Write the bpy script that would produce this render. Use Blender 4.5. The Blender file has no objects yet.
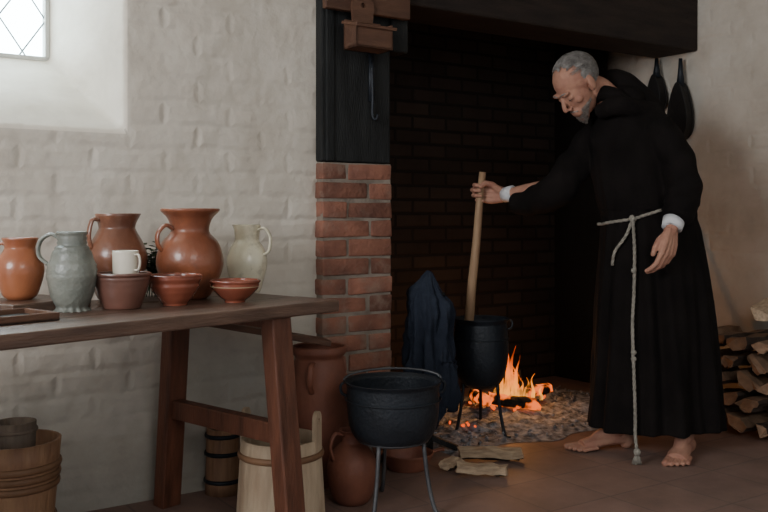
import bpy, bmesh, math, random
from mathutils import Vector, Matrix, noise
random.seed(7)
C = bpy.context.scene.collection
V = Vector
R = math.radians
F, HZ, H = 900.0, 215.0, 1.03
WM = {}
ID = Matrix.Identity(4)

# ------------------------------------------------------------ materials
def nodes(name):
    m = bpy.data.materials.new(name); m.use_nodes = True
    nt = m.node_tree; b = nt.nodes['Principled BSDF']
    return m, nt, b
def ramp(nt, stops):
    r = nt.nodes.new('ShaderNodeValToRGB')
    e = r.color_ramp.elements
    e[0].position, e[0].color = stops[0][0], (*stops[0][1], 1)
    e[1].position, e[1].color = stops[-1][0], (*stops[-1][1], 1)
    for p, c in stops[1:-1]:
        k = e.new(p); k.color = (*c, 1)
    return r
def mat(name, c1, c2=None, scale=6, rough=.7, bump=.2, bscale=40, metal=0, spec=.4, stretch=(1,1,1), island=0, coat=0, dist=.01, c3=None, s3=4, glow=0, t3=(.5,.68,.75)):
    m, nt, b = nodes(name)
    c2 = c2 or tuple(x*.6 for x in c1)
    tc = nt.nodes.new('ShaderNodeTexCoord'); mp = nt.nodes.new('ShaderNodeMapping')
    mp.inputs['Scale'].default_value = stretch
    nt.links.new(tc.outputs['Object'], mp.inputs[0])
    n = nt.nodes.new('ShaderNodeTexNoise'); n.inputs['Scale'].default_value = scale; n.inputs['Detail'].default_value = 6
    nt.links.new(mp.outputs[0], n.inputs['Vector'])
    r = ramp(nt, [(.32, c2), (.68, c1)])
    nt.links.new(n.outputs[0], r.inputs[0])
    out = r.outputs[0]
    if island:
        g = nt.nodes.new('ShaderNodeNewGeometry'); h = nt.nodes.new('ShaderNodeHueSaturation')
        ma = nt.nodes.new('ShaderNodeMapRange'); ma.inputs[3].default_value = 1-island; ma.inputs[4].default_value = 1+island
        nt.links.new(g.outputs['Random Per Island'], ma.inputs[0]); nt.links.new(ma.outputs[0], h.inputs['Value'])
        nt.links.new(out, h.inputs['Color']); out = h.outputs[0]
    if c3:
        n3 = nt.nodes.new('ShaderNodeTexNoise'); n3.inputs['Scale'].default_value=s3; n3.inputs['Detail'].default_value=10; n3.inputs['Roughness'].default_value=.7
        nt.links.new(tc.outputs['Object'], n3.inputs['Vector'])
        r3 = ramp(nt, [(t3[0],(0,0,0)),(t3[1],(t3[2],)*3)]); nt.links.new(n3.outputs[0], r3.inputs[0])
        mm = nt.nodes.new('ShaderNodeMix'); mm.data_type='RGBA'; nt.links.new(r3.outputs[0], mm.inputs[0]); nt.links.new(out, mm.inputs[6]); mm.inputs[7].default_value=(*c3,1); out=mm.outputs[2]
    nt.links.new(out, b.inputs['Base Color'])
    b.inputs['Roughness'].default_value = rough; b.inputs['Metallic'].default_value = metal
    b.inputs['Specular IOR Level'].default_value = spec
    b.inputs['Coat Weight'].default_value = coat; b.inputs['Coat Roughness'].default_value = .12
    if glow:
        ng = nt.nodes.new('ShaderNodeTexNoise'); ng.inputs['Scale'].default_value=16; nt.links.new(tc.outputs['Object'], ng.inputs['Vector'])
        rg = ramp(nt, [(.5,(0,0,0)),(.62,(glow,)*3)]); nt.links.new(ng.outputs[0], rg.inputs[0])
        b.inputs['Emission Color'].default_value=(1,.16,.02,1); nt.links.new(rg.outputs[0], b.inputs['Emission Strength'])
    if bump:
        n2 = nt.nodes.new('ShaderNodeTexNoise'); n2.inputs['Scale'].default_value = bscale; n2.inputs['Detail'].default_value = 5
        nt.links.new(mp.outputs[0], n2.inputs['Vector'])
        bp = nt.nodes.new('ShaderNodeBump'); bp.inputs['Strength'].default_value = bump; bp.inputs['Distance'].default_value = dist
        nt.links.new(n2.outputs[0], bp.inputs['Height']); nt.links.new(bp.outputs[0], b.inputs['Normal'])
    return m

def plaster(name, axis='x', soot=False, tint=1.0, brick=True):
    m, nt, b = nodes(name)
    tc = nt.nodes.new('ShaderNodeTexCoord'); sx = nt.nodes.new('ShaderNodeSeparateXYZ'); cx = nt.nodes.new('ShaderNodeCombineXYZ')
    nt.links.new(tc.outputs['Object'], sx.inputs[0])
    nt.links.new(sx.outputs[0 if axis=='x' else 1], cx.inputs[0]); nt.links.new(sx.outputs[2], cx.inputs[1])
    nz = nt.nodes.new('ShaderNodeTexNoise'); nz.inputs['Scale'].default_value = 3.5; nz.inputs['Detail'].default_value = 9; nz.inputs['Roughness'].default_value=.62
    nt.links.new(tc.outputs['Object'], nz.inputs['Vector'])
    c = [(.50,.445,.375),(.59,.535,.46),(.66,.61,.535)]
    r = ramp(nt, [(.3,tuple(k*tint for k in c[0])),(.5,tuple(k*tint for k in c[1])),(.7,tuple(k*tint for k in c[2]))])
    nt.links.new(nz.outputs[0], r.inputs[0])
    col = r.outputs[0]
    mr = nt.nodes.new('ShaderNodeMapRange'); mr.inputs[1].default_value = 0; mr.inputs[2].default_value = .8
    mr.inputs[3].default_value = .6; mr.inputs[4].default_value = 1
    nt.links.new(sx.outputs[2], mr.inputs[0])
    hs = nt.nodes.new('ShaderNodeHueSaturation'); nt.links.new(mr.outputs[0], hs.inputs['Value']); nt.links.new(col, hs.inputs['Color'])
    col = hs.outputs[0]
    if soot:
        ad = nt.nodes.new('ShaderNodeMath'); ad.operation='MULTIPLY_ADD'; ad.inputs[1].default_value=.35
        nt.links.new(nz.outputs[0], ad.inputs[0]); nt.links.new(sx.outputs[1], ad.inputs[2])
        m2 = nt.nodes.new('ShaderNodeMapRange'); m2.inputs[1].default_value=.45; m2.inputs[2].default_value=.72
        nt.links.new(ad.outputs[0], m2.inputs[0])
        mm = nt.nodes.new('ShaderNodeMix'); mm.data_type='RGBA'; nt.links.new(m2.outputs[0], mm.inputs[0])
        nt.links.new(col, mm.inputs[6]); mm.inputs[7].default_value=(.010,.009,.008,1); col = mm.outputs[2]
    nt.links.new(col, b.inputs['Base Color']); b.inputs['Roughness'].default_value=.93; b.inputs['Specular IOR Level'].default_value=.15
    n2 = nt.nodes.new('ShaderNodeTexNoise'); n2.inputs['Scale'].default_value = 15; n2.inputs['Detail'].default_value = 8; n2.inputs['Roughness'].default_value=.55
    nt.links.new(tc.outputs['Object'], n2.inputs['Vector'])
    b1 = nt.nodes.new('ShaderNodeBump'); b1.inputs['Strength'].default_value=.38 if brick else .2; b1.inputs['Distance'].default_value=.02
    nt.links.new(n2.outputs[0], b1.inputs['Height'])
    n4 = nt.nodes.new('ShaderNodeTexNoise'); n4.inputs['Scale'].default_value = 5; n4.inputs['Detail'].default_value = 3
    nt.links.new(tc.outputs['Object'], n4.inputs['Vector'])
    b3 = nt.nodes.new('ShaderNodeBump'); b3.inputs['Strength'].default_value=.4 if brick else .25; b3.inputs['Distance'].default_value=.05
    nt.links.new(n4.outputs[0], b3.inputs['Height']); nt.links.new(b1.outputs[0], b3.inputs['Normal']); last=b3
    if brick:
        br = nt.nodes.new('ShaderNodeTexBrick'); br.inputs['Scale'].default_value = 1
        br.inputs['Brick Width'].default_value = .24; br.inputs['Row Height'].default_value = .082
        br.inputs['Mortar Size'].default_value = .022; br.inputs['Mortar Smooth'].default_value = 1
        mx = nt.nodes.new('ShaderNodeMix'); mx.data_type='VECTOR'; mx.inputs[0].default_value = .055
        nt.links.new(cx.outputs[0], mx.inputs[4]); nt.links.new(nz.outputs['Color'], mx.inputs[5])
        nt.links.new(mx.outputs[1], br.inputs['Vector'])
        n5 = nt.nodes.new('ShaderNodeTexNoise'); n5.inputs['Scale'].default_value=2.6; n5.inputs['Detail'].default_value=4; nt.links.new(tc.outputs['Object'], n5.inputs['Vector'])
        r5 = ramp(nt, [(.36,(.10,.10,.10)),(.64,(.58,.58,.58))]); nt.links.new(n5.outputs[0], r5.inputs[0])
        b2 = nt.nodes.new('ShaderNodeBump'); b2.inputs['Distance'].default_value=.009; b2.invert=True
        nt.links.new(r5.outputs[0], b2.inputs['Strength'])
        nt.links.new(br.outputs['Fac'], b2.inputs['Height']); nt.links.new(b3.outputs[0], b2.inputs['Normal']); last=b2
    nt.links.new(last.outputs[0], b.inputs['Normal'])
    return m
def bricktex(name, c1, c2, mortar, w, h, ms, axes=(0,2), rough=.9, bump=.6, offset=.5, spec=.3):
    m, nt, b = nodes(name)
    tc = nt.nodes.new('ShaderNodeTexCoord'); sx = nt.nodes.new('ShaderNodeSeparateXYZ'); cx = nt.nodes.new('ShaderNodeCombineXYZ')
    nt.links.new(tc.outputs['Object'], sx.inputs[0])
    nt.links.new(sx.outputs[axes[0]], cx.inputs[0]); nt.links.new(sx.outputs[axes[1]], cx.inputs[1])
    br = nt.nodes.new('ShaderNodeTexBrick'); br.inputs['Scale'].default_value=1; br.offset = offset
    br.inputs['Brick Width'].default_value=w; br.inputs['Row Height'].default_value=h; br.inputs['Mortar Size'].default_value=ms; br.inputs['Mortar Smooth'].default_value=.6
    br.inputs['Color1'].default_value=(*c1,1); br.inputs['Color2'].default_value=(*c2,1); br.inputs['Mortar'].default_value=(*mortar,1)
    nt.links.new(cx.outputs[0], br.inputs['Vector'])
    nz = nt.nodes.new('ShaderNodeTexNoise'); nz.inputs['Scale'].default_value=5; nz.inputs['Detail'].default_value=10; nz.inputs['Roughness'].default_value=.65
    nt.links.new(tc.outputs['Object'], nz.inputs['Vector'])
    mr = nt.nodes.new('ShaderNodeMapRange'); mr.inputs[3].default_value=.5; mr.inputs[4].default_value=1.5
    nt.links.new(nz.outputs[0], mr.inputs[0])
    hs = nt.nodes.new('ShaderNodeHueSaturation'); nt.links.new(mr.outputs[0], hs.inputs['Value']); nt.links.new(br.outputs['Color'], hs.inputs['Color'])
    nt.links.new(hs.outputs[0], b.inputs['Base Color'])
    b.inputs['Roughness'].default_value=rough; b.inputs['Specular IOR Level'].default_value=spec
    b1 = nt.nodes.new('ShaderNodeBump'); b1.inputs['Strength'].default_value=bump; b1.inputs['Distance'].default_value=.01; b1.invert=True
    nt.links.new(br.outputs['Fac'], b1.inputs['Height'])
    b2 = nt.nodes.new('ShaderNodeBump'); b2.inputs['Strength'].default_value=.3; b2.inputs['Distance'].default_value=.01
    nt.links.new(nz.outputs[0], b2.inputs['Height']); nt.links.new(b1.outputs[0], b2.inputs['Normal'])
    nt.links.new(b2.outputs[0], b.inputs['Normal'])
    return m
def emis(name, stops, strength, z0, z1, soft=True):
    m = bpy.data.materials.new(name); m.use_nodes=True; nt=m.node_tree; nt.nodes.clear()
    o = nt.nodes.new('ShaderNodeOutputMaterial'); e = nt.nodes.new('ShaderNodeEmission'); e.inputs[1].default_value=strength
    tc = nt.nodes.new('ShaderNodeTexCoord'); sx = nt.nodes.new('ShaderNodeSeparateXYZ'); nt.links.new(tc.outputs['Object'], sx.inputs[0])
    mr = nt.nodes.new('ShaderNodeMapRange'); mr.inputs[1].default_value=z0; mr.inputs[2].default_value=z1
    nt.links.new(sx.outputs[2], mr.inputs[0]); r = ramp(nt, stops); nt.links.new(mr.outputs[0], r.inputs[0]); nt.links.new(r.outputs[0], e.inputs[0])
    if soft:
        t = nt.nodes.new('ShaderNodeBsdfTransparent'); mx = nt.nodes.new('ShaderNodeMixShader')
        mp = nt.nodes.new('ShaderNodeMapping'); mp.inputs['Scale'].default_value=(1.6,1.6,.5); nt.links.new(tc.outputs['Object'], mp.inputs[0])
        n = nt.nodes.new('ShaderNodeTexNoise'); n.inputs['Scale'].default_value=20; nt.links.new(mp.outputs[0], n.inputs['Vector'])
        r2 = ramp(nt,[(.34,(.25,.25,.25)),(.64,(.97,.97,.97))]); nt.links.new(n.outputs[0], r2.inputs[0])
        nt.links.new(r2.outputs[0], mx.inputs[0]); nt.links.new(e.outputs[0], mx.inputs[1]); nt.links.new(t.outputs[0], mx.inputs[2])
        nt.links.new(mx.outputs[0], o.inputs[0])
    else: nt.links.new(e.outputs[0], o.inputs[0])
    return m

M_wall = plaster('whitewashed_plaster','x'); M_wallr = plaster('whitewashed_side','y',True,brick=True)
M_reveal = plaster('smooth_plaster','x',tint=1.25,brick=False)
M_brick = mat('red_brick',(.27,.115,.075),(.14,.06,.042),9,.85,.7,45,island=.42,c3=(.27,.20,.155),s3=5)
M_mortar = mat('mortar',(.27,.225,.185),(.15,.12,.095),12,.95,.5,60)
M_soot = bricktex('sooty_brick',(.034,.025,.020),(.020,.015,.0125),(.012,.010,.009),.24,.08,.012)
M_sootp = mat('soot',(.008,.008,.009),(.005,.005,.005),5,.95,.3,20,spec=.1)
M_floor = bricktex('floor_tiles',(.235,.150,.122),(.205,.132,.108),(.165,.112,.094),.3,.3,.006,axes=(0,1),rough=.62,bump=.15,offset=0)
M_ceil = mat('ceiling_paint',(.4,.36,.3),rough=.9)
M_dwood = mat('blackened_oak',(.032,.021,.016),(.014,.010,.009),4,.75,.5,30,stretch=(1,6,6),spec=.3)
M_dwoodv = mat('blackened_post',(.020,.021,.021),(.010,.0105,.0105),4,.7,.5,30,stretch=(6,6,1),spec=.25)
M_bwood = mat('brown_wood',(.13,.062,.036),(.07,.032,.02),4,.6,.3,30,stretch=(1,5,5))
M_table = mat('table_oak',(.15,.088,.062),(.075,.043,.031),5,.38,.35,25,stretch=(1,7,7),spec=.5)
M_tleg = mat('table_leg_oak',(.16,.058,.032),(.075,.028,.016),5,.5,.3,25,stretch=(6,6,1),spec=.4)
M_terra = mat('terracotta',(.34,.115,.055),(.20,.065,.034),7,.34,.2,50,spec=.5,c3=(.12,.05,.035),s3=9,coat=.35)
M_terra2 = mat('brown_glaze',(.25,.095,.05),(.13,.05,.03),6,.33,.2,50,spec=.6,c3=(.36,.17,.10),s3=9,coat=.35)
M_orange = mat('orange_earthenware',(.45,.16,.07),(.30,.095,.045),7,.32,.15,50,spec=.5,coat=.4)
M_dbowl = mat('dark_brown_glaze',(.2,.09,.065),(.11,.05,.038),7,.32,.15,50,spec=.6,coat=.3)
M_rbowl = mat('red_slip_glaze',(.30,.085,.048),(.18,.05,.032),8,.22,.12,60,spec=.6,coat=.4)
M_slip = mat('cream_slip',(.5,.4,.26),(.4,.3,.18),9,.35,.05,60)
M_grey = mat('grey_green_stoneware',(.27,.275,.235),(.15,.16,.14),8,.38,.35,70,spec=.5,coat=.2)
M_cream = mat('cream_glaze',(.90,.84,.66),(.76,.69,.51),7,.25,.2,50,spec=.5,c3=(.30,.25,.17),s3=12,coat=.5,t3=(.50,.64,.55))
M_mug = mat('white_mug_glaze',(.82,.77,.66),(.64,.57,.46),6,.35,.1,50,coat=.3)
M_dkterra = mat('dark_terracotta',(.27,.10,.06),(.15,.055,.038),6,.55,.25,40)  # darker, rougher terracotta for the pots on the floor
M_iron = mat('cast_iron',(.020,.025,.033),(.011,.013,.017),9,.5,.3,70,metal=.2,spec=.4)
M_iron2 = mat('grey_iron',(.12,.12,.125),(.06,.06,.065),9,.5,.3,70,metal=.5)
M_pale = mat('pale_scrubbed_wood',(.56,.44,.31),(.38,.27,.18),4,.7,.3,25,stretch=(6,6,1))
M_tub = mat('tub_wood',(.33,.185,.10),(.2,.10,.058),4,.6,.3,25,stretch=(6,6,1))
M_gbucket = mat('grey_weathered_wood',(.22,.165,.125),(.12,.09,.068),4,.8,.3,25,stretch=(6,6,1))
M_hoop = mat('hoop_willow',(.26,.14,.075),(.14,.07,.036),8,.6,.3,40)
M_stick = mat('stick_wood',(.40,.26,.15),(.26,.15,.085),5,.6,.3,30,stretch=(6,6,1))
M_bark = mat('bark',(.10,.068,.05),(.04,.028,.022),12,.9,1,30,dist=.02)
M_cut = mat('cut_wood',(.32,.20,.125),(.15,.088,.056),14,.85,.6,50)
M_cutb = mat('bright_cut_wood',(.62,.46,.31),(.36,.25,.17),14,.85,.6,50,stretch=(1,5,5))
M_char = mat('charred_wood',(.03,.025,.022),(.008,.007,.007),12,.9,1,40,glow=1.6)
M_ash = mat('ash',(.42,.44,.49),(.06,.062,.07),30,.95,.8,60,dist=.015)
M_blue = mat('dark_blue_cloth',(.026,.033,.050),(.013,.017,.028),8,.9,.4,120,spec=.2)
M_robe = mat('dark_brown_wool',(.0110,.0086,.0082),(.0065,.0053,.0051),8,.95,.35,220,spec=.12)
M_skin = mat('skin',(.48,.26,.18),(.36,.17,.12),18,.6,.2,120,spec=.25)
M_skin.node_tree.nodes['Principled BSDF'].inputs['Subsurface Weight'].default_value=.05
M_skin.node_tree.nodes['Principled BSDF'].inputs['Subsurface Radius'].default_value=(.01,.004,.002)
M_hair = mat('grey_hair',(.34,.32,.30),(.15,.135,.125),45,.7,.7,160)
M_beard = mat('grey_beard',(.36,.31,.27),(.17,.13,.11),70,.8,1,160)
M_white = mat('linen_cuff',(.78,.78,.79),(.62,.62,.64),8,.85,.3,200)
M_rope = mat('hemp_rope',(.36,.33,.28),(.2,.18,.15),60,.9,.6,200)
M_eye = mat('eye_dark_slit',(.10,.07,.055),(.05,.035,.03),8,.2,0)  # dark brown slit of a downcast, nearly closed eye
M_leaf = mat('dark_green_leaf',(.06,.11,.03),(.025,.05,.015),12,.6,.2,60)
M_lead = mat('lead',(.30,.36,.38),(.22,.27,.29),12,.6,.2,60)
M_frame = mat('window_frame_paint',(.6,.6,.56),(.5,.5,.46),12,.7,.2,60)
M_leather = mat('black_leather',(.014,.012,.011),(.007,.006,.006),12,.55,.3,60)
M_flame = emis('flame',[(0,(1,.40,.05)),(.25,(1,.27,.025)),(.6,(1,.13,.010)),(1,(.8,.05,.005))],2.0,0,.32)
M_ember = emis('ember',[(0,(1,.07,.012)),(1,(1,.16,.02))],1.3,0,.1,False)
def glass_mat():
    m = bpy.data.materials.new('old_glass'); m.use_nodes=True; nt=m.node_tree; nt.nodes.clear()
    o=nt.nodes.new('ShaderNodeOutputMaterial'); t=nt.nodes.new('ShaderNodeBsdfTransparent'); g=nt.nodes.new('ShaderNodeBsdfGlossy'); mx=nt.nodes.new('ShaderNodeMixShader')
    t.inputs[0].default_value=(.93,.985,.99,1); g.inputs['Roughness'].default_value=.1; mx.inputs[0].default_value=.04
    nt.links.new(t.outputs[0],mx.inputs[1]); nt.links.new(g.outputs[0],mx.inputs[2]); nt.links.new(mx.outputs[0],o.inputs[0]); return m
M_glass = glass_mat()

# ------------------------------------------------------------ object helpers
def meta(o, label=None, cat=None, group=None, kind=None):
    if label: o['label']=label
    if cat: o['category']=cat
    if group: o['group']=group
    if kind: o['kind']=kind
    return o
def link(o, M, parent=None):
    C.objects.link(o); WM[o.name]=M.copy()
    if parent:
        o.parent=parent; o.matrix_basis = WM[parent.name].inverted() @ M
    else: o.matrix_basis = M
    return o
def thing(name, label, cat, M=ID, group=None):
    o = bpy.data.objects.new(name, None); o.empty_display_size=.05
    link(o, M); return meta(o, label, cat, group)
def obj(name, bm, m, parent=None, M=None, smooth=True, bevel=0):
    if M is None: M = WM[parent.name] if parent else ID
    me = bpy.data.meshes.new(name)
    if isinstance(bm, bmesh.types.BMesh):
        bmesh.ops.recalc_face_normals(bm, faces=bm.faces); bm.to_mesh(me); bm.free()
    else: me = bm; me.name = name
    for k in (m if isinstance(m,(list,tuple)) else [m]): me.materials.append(k)
    me.polygons.foreach_set('use_smooth',[smooth]*len(me.polygons))
    o = bpy.data.objects.new(name, me); link(o, M, parent)
    if bevel:
        b = o.modifiers.new('b','BEVEL'); b.width=bevel; b.segments=2; b.limit_method='ANGLE'; b.angle_limit=R(40)
    return o
def T(x,y,z=0,rz=0): return Matrix.Translation((x,y,z)) @ Matrix.Rotation(rz,4,'Z')
def box(bm, a, b, M=ID, jit=0):
    vs=[]
    for x in (a[0],b[0]):
        for y in (a[1],b[1]):
            for z in (a[2],b[2]):
                j = V([random.uniform(-jit,jit) for _ in range(3)]) if jit else V((0,0,0))
                vs.append(bm.verts.new(M @ (V((x,y,z))+j)))
    for f in ((0,1,3,2),(4,6,7,5),(0,4,5,1),(2,3,7,6),(0,2,6,4),(1,5,7,3)): bm.faces.new([vs[i] for i in f])
    return vs
def beam(bm, p, q, w, h, up=V((0,0,1)), w2=None, h2=None):
    p,q=V(p),V(q); d=(q-p).normalized()
    if abs(d.dot(up))>.98: up=V((0,1,0))
    s=d.cross(up).normalized(); u=s.cross(d)
    w2=w2 or w; h2=h2 or h; vs=[]
    for c,ww,hh in ((p,w,h),(q,w2,h2)):
        for a,b in ((-1,-1),(1,-1),(1,1),(-1,1)): vs.append(bm.verts.new(c+s*a*ww/2+u*b*hh/2))
    for i in range(4): bm.faces.new([vs[i],vs[(i+1)%4],vs[4+(i+1)%4],vs[4+i]])
    bm.faces.new(vs[:4]); bm.faces.new(vs[4:])
def lathe(bm, prof, seg=48, mod=None, M=ID):
    rings=[]
    for r,z in prof:
        if r<1e-5: rings.append([bm.verts.new(M@V((0,0,z)))])
        else:
            ring=[]
            for i in range(seg):
                t=2*math.pi*i/seg; rr,zz=(mod(t,r,z) if mod else (r,z))
                ring.append(bm.verts.new(M@V((rr*math.cos(t),rr*math.sin(t),zz))))
            rings.append(ring)
    for a,b in zip(rings,rings[1:]):
        for i in range(seg):
            j=(i+1)%seg
            if len(a)==1 and len(b)==1: continue
            if len(a)==1: bm.faces.new([a[0],b[i],b[j]])
            elif len(b)==1: bm.faces.new([a[i],a[j],b[0]])
            else: bm.faces.new([a[i],a[j],b[j],b[i]])
def smoothpath(pts, n=6):
    pts=[V(p) for p in pts]; out=[]
    P=[pts[0]*2-pts[1]]+pts+[pts[-1]*2-pts[-2]]
    for i in range(1,len(P)-2):
        for k in range(n):
            t=k/n; a,b,c,d=P[i-1],P[i],P[i+1],P[i+2]
            out.append(.5*((2*b)+(-a+c)*t+(2*a-5*b+4*c-d)*t*t+(-a+3*b-3*c+d)*t**3))
    out.append(pts[-1]); return out
def lerplist(vals, n):
    out=[]
    for k in range(n):
        t=k/(n-1)*(len(vals)-1); i=min(int(t),len(vals)-2); out.append(vals[i]+(vals[i+1]-vals[i])*(t-i))
    return out
def tube(bm, pts, rad, seg=12, flat=1, closed=False, up=None, smooth=0):
    pts=[V(p) for p in pts]
    if isinstance(rad,(int,float)): rad=[rad]*len(pts)
    if smooth:
        pts2=smoothpath(pts,smooth); rad=lerplist(rad,len(pts2)); pts=pts2
    n=len(pts); rings=[]; prev=None
    for i in range(n):
        if closed: d=pts[(i+1)%n]-pts[i-1]
        else: d=pts[min(i+1,n-1)]-pts[max(i-1,0)]
        d.normalize()
        if prev is None:
            u = up or (V((0,0,1)) if abs(d.z)<.9 else V((0,1,0)))
            u=(u-d*u.dot(d)).normalized()
        else: u=(prev-d*prev.dot(d)).normalized()
        prev=u; s=d.cross(u)
        rings.append([bm.verts.new(pts[i]+(u*math.cos(a)*flat+s*math.sin(a))*rad[i]) for a in [2*math.pi*k/seg for k in range(seg)]])
    for i in range(n if closed else n-1):
        a,b=rings[i],rings[(i+1)%n]
        for k in range(seg): bm.faces.new([a[k],a[(k+1)%seg],b[(k+1)%seg],b[k]])
    if not closed:
        bm.faces.new(rings[0]); bm.faces.new(rings[-1])
ICO={}
def ico(sub):
    if sub not in ICO:
        b=bmesh.new(); bmesh.ops.create_icosphere(b,subdivisions=sub,radius=1); b.verts.index_update()
        ICO[sub]=([v.co.copy() for v in b.verts],[[v.index for v in f.verts] for f in b.faces]); b.free()
    return ICO[sub]
def ball(bm, c, r, M=ID, sub=2, rot=None, jit=0):
    r = (r,r,r) if isinstance(r,(int,float)) else r
    MM = M @ Matrix.Translation(c) @ (rot or ID) @ Matrix.Diagonal((*r,1))
    vs,fs=ico(sub)
    nv=[bm.verts.new(MM@(v if not jit else v+V([random.uniform(-jit,jit) for _ in range(3)]))) for v in vs]
    for f in fs: bm.faces.new([nv[i] for i in f])
def remesh(bm, vox, it=4, fac=.5):
    bmesh.ops.recalc_face_normals(bm, faces=bm.faces)
    me=bpy.data.meshes.new('tmp'); bm.to_mesh(me); bm.free()
    o=bpy.data.objects.new('tmp',me); C.objects.link(o)
    r=o.modifiers.new('r','REMESH'); r.mode='VOXEL'; r.voxel_size=vox
    if it:
        s=o.modifiers.new('s','SMOOTH'); s.factor=fac; s.iterations=it
    dg=bpy.context.evaluated_depsgraph_get(); dg.update()
    out=bpy.data.meshes.new_from_object(o.evaluated_get(dg))
    bpy.data.objects.remove(o); return out
def fl(px, py, z=0):
    s=(py-HZ)/(H-z); Z=F/s; return V(((px-384)/s, Z, z))

# ------------------------------------------------------------ frames
PHI=R(34); WF = T(-.67,3.37,0,PHI)
PT=R(49); TF = T(-.145,2.97,0,PT)
def W(t,d,z=0): return WF @ V((t,d,z))
def TPt(px,y):
    k=(px-384)/F; ax,az=math.cos(PT),math.sin(PT); cx,cz=-az,ax
    x=(k*(2.97+y*cz)+.145-y*cx)/(ax-k*az)
    p=V((-.145+x*ax+y*cx, 2.97+x*az+y*cz, .75)); return p, F/p.y

# ------------------------------------------------------------ person
def MP(px,py,dz=0):
    Z=3.95+dz; return V(((px-384)/F*Z, Z, H-(py-HZ)/F*Z))
person=thing('person','barefoot grey-haired person in a dark hooded robe stirring the pot','person',T(MP(650,400).x,3.93,0))
sb=V(((466-384)/F*4.22,4.22,H-(352-HZ)/F*4.22)); st=V(((482.5-384)/F*4.15,4.15,H-(172-HZ)/F*4.15))
PB=bmesh.new()
def seg(bm,pts,rad,flat=1,s=16,up=None):
    tube(bm,pts,rad,s,flat=flat,smooth=5,up=up)
    for p,r in ((pts[0],rad[0]),(pts[-1],rad[-1])): ball(bm,p,r*.97)
def hand(bm,wrist,Tm,Fd,B,curl,thumb,sc=1.0,spread=.0):
    Fd=Fd.normalized(); Tm=(Tm-Fd*Tm.dot(Fd)).normalized(); B=(B-Fd*B.dot(Fd)-Tm*B.dot(Tm)).normalized()
    def L(x,y,z): return wrist+(Tm*x+Fd*y+B*z)*sc
    bx=[.033,.011,-.011,-.031]; by=[.092,.096,.092,.084]; ln=[(.042,.026,.021),(.046,.030,.022),(.042,.027,.021),(.033,.021,.018)]
    for k in range(4):
        tube(bm,[L(bx[k]*.5,-.005,0),L(bx[k]*.85,.045,0),L(bx[k],by[k],0)],[.0155*sc,.0165*sc,.0115*sc],10,smooth=4)
        ball(bm,L(bx[k],by[k],0),.0115*sc,sub=1)
        p=V((bx[k],by[k],-.002)); ang=0; pts=[L(*p)]
        for j in range(3):
            ang+=curl[k][j]; p=p+V((spread*(1.5-k)*ln[k][j],math.cos(ang)*ln[k][j],-math.sin(ang)*ln[k][j])); pts.append(L(*p))
        rr=[.0105,.0095,.0086,.0072]; rr=[x*sc*(.88 if k==3 else 1) for x in rr]
        for j in range(3): tube(bm,[pts[j],pts[j+1]],[rr[j],rr[j+1]],10)
        for j in range(4): ball(bm,pts[j],rr[j]*1.03,sub=2)
    tp=[L(*q) for q in thumb]; rr=[.017,.0145,.0118,.0095]
    for j in range(3): tube(bm,[tp[j],tp[j+1]],[rr[j]*sc,rr[j+1]*sc],10)
    for j in range(4): ball(bm,tp[j],rr[j]*sc,sub=2)
sg=sb.lerp(st,(352-193)/(352-172)); ax=(st-sb).normalized()
Fd=V((-1,.12,.22)); Fd=(Fd-ax*Fd.dot(ax)).normalized(); Bk=V((0,1,0)); Bk=(Bk-Fd*Bk.dot(Fd)-ax*Bk.dot(ax)).normalized()
hs=1.08; wr=sg-Fd*.098*hs+Bk*.030*hs
cg=[(R(32),R(82),R(72))]*4
hand(PB,wr,ax,Fd,Bk,cg,[(.018,.02,-.008),(.040,.052,-.022),(.046,.082,-.040),(.030,.100,-.056)],hs)
elb=MP(556,186,.02); shR=MP(604,128,.12); shL=MP(656,128,-.12)
seg(PB,[shR,elb],[.05,.038]); seg(PB,[elb,elb.lerp(wr,.6),wr],[.038,.032,.024])
elL=MP(683,186,-.19); wrL=MP(671,231,-.28)
seg(PB,[shL,elL],[.05,.038]); seg(PB,[elL,elL.lerp(wrL,.6),wrL],[.038,.032,.024],flat=.85)
fdL=(MP(664,275,-.31)-wrL).normalized()
cl=[(R(16),R(26),R(16)),(R(22),R(32),R(20)),(R(27),R(38),R(24)),(R(32),R(42),R(26))]
hand(PB,wrL,V((-.80,-.60,0)),fdL,V((.55,-.83,.1)),cl,[(.016,.018,-.004),(.038,.045,-.014),(.046,.075,-.022),(.043,.100,-.030)],1.10,.06)
seg(PB,[MP(652,250),MP(650,215),MP(644,170),MP(638,132)],[.13,.11,.13,.10],s=20)
seg(PB,[shR,MP(634,122),shL],[.055,.075,.055])
ankA=MP(622,428,.03); ankB=MP(682,428,-.06)
seg(PB,[MP(640,255,.05),MP(634,340,.03),ankA],[.085,.055,.036]); seg(PB,[MP(668,255,-.05),MP(676,340,-.08),ankB],[.085,.055,.036])
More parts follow.
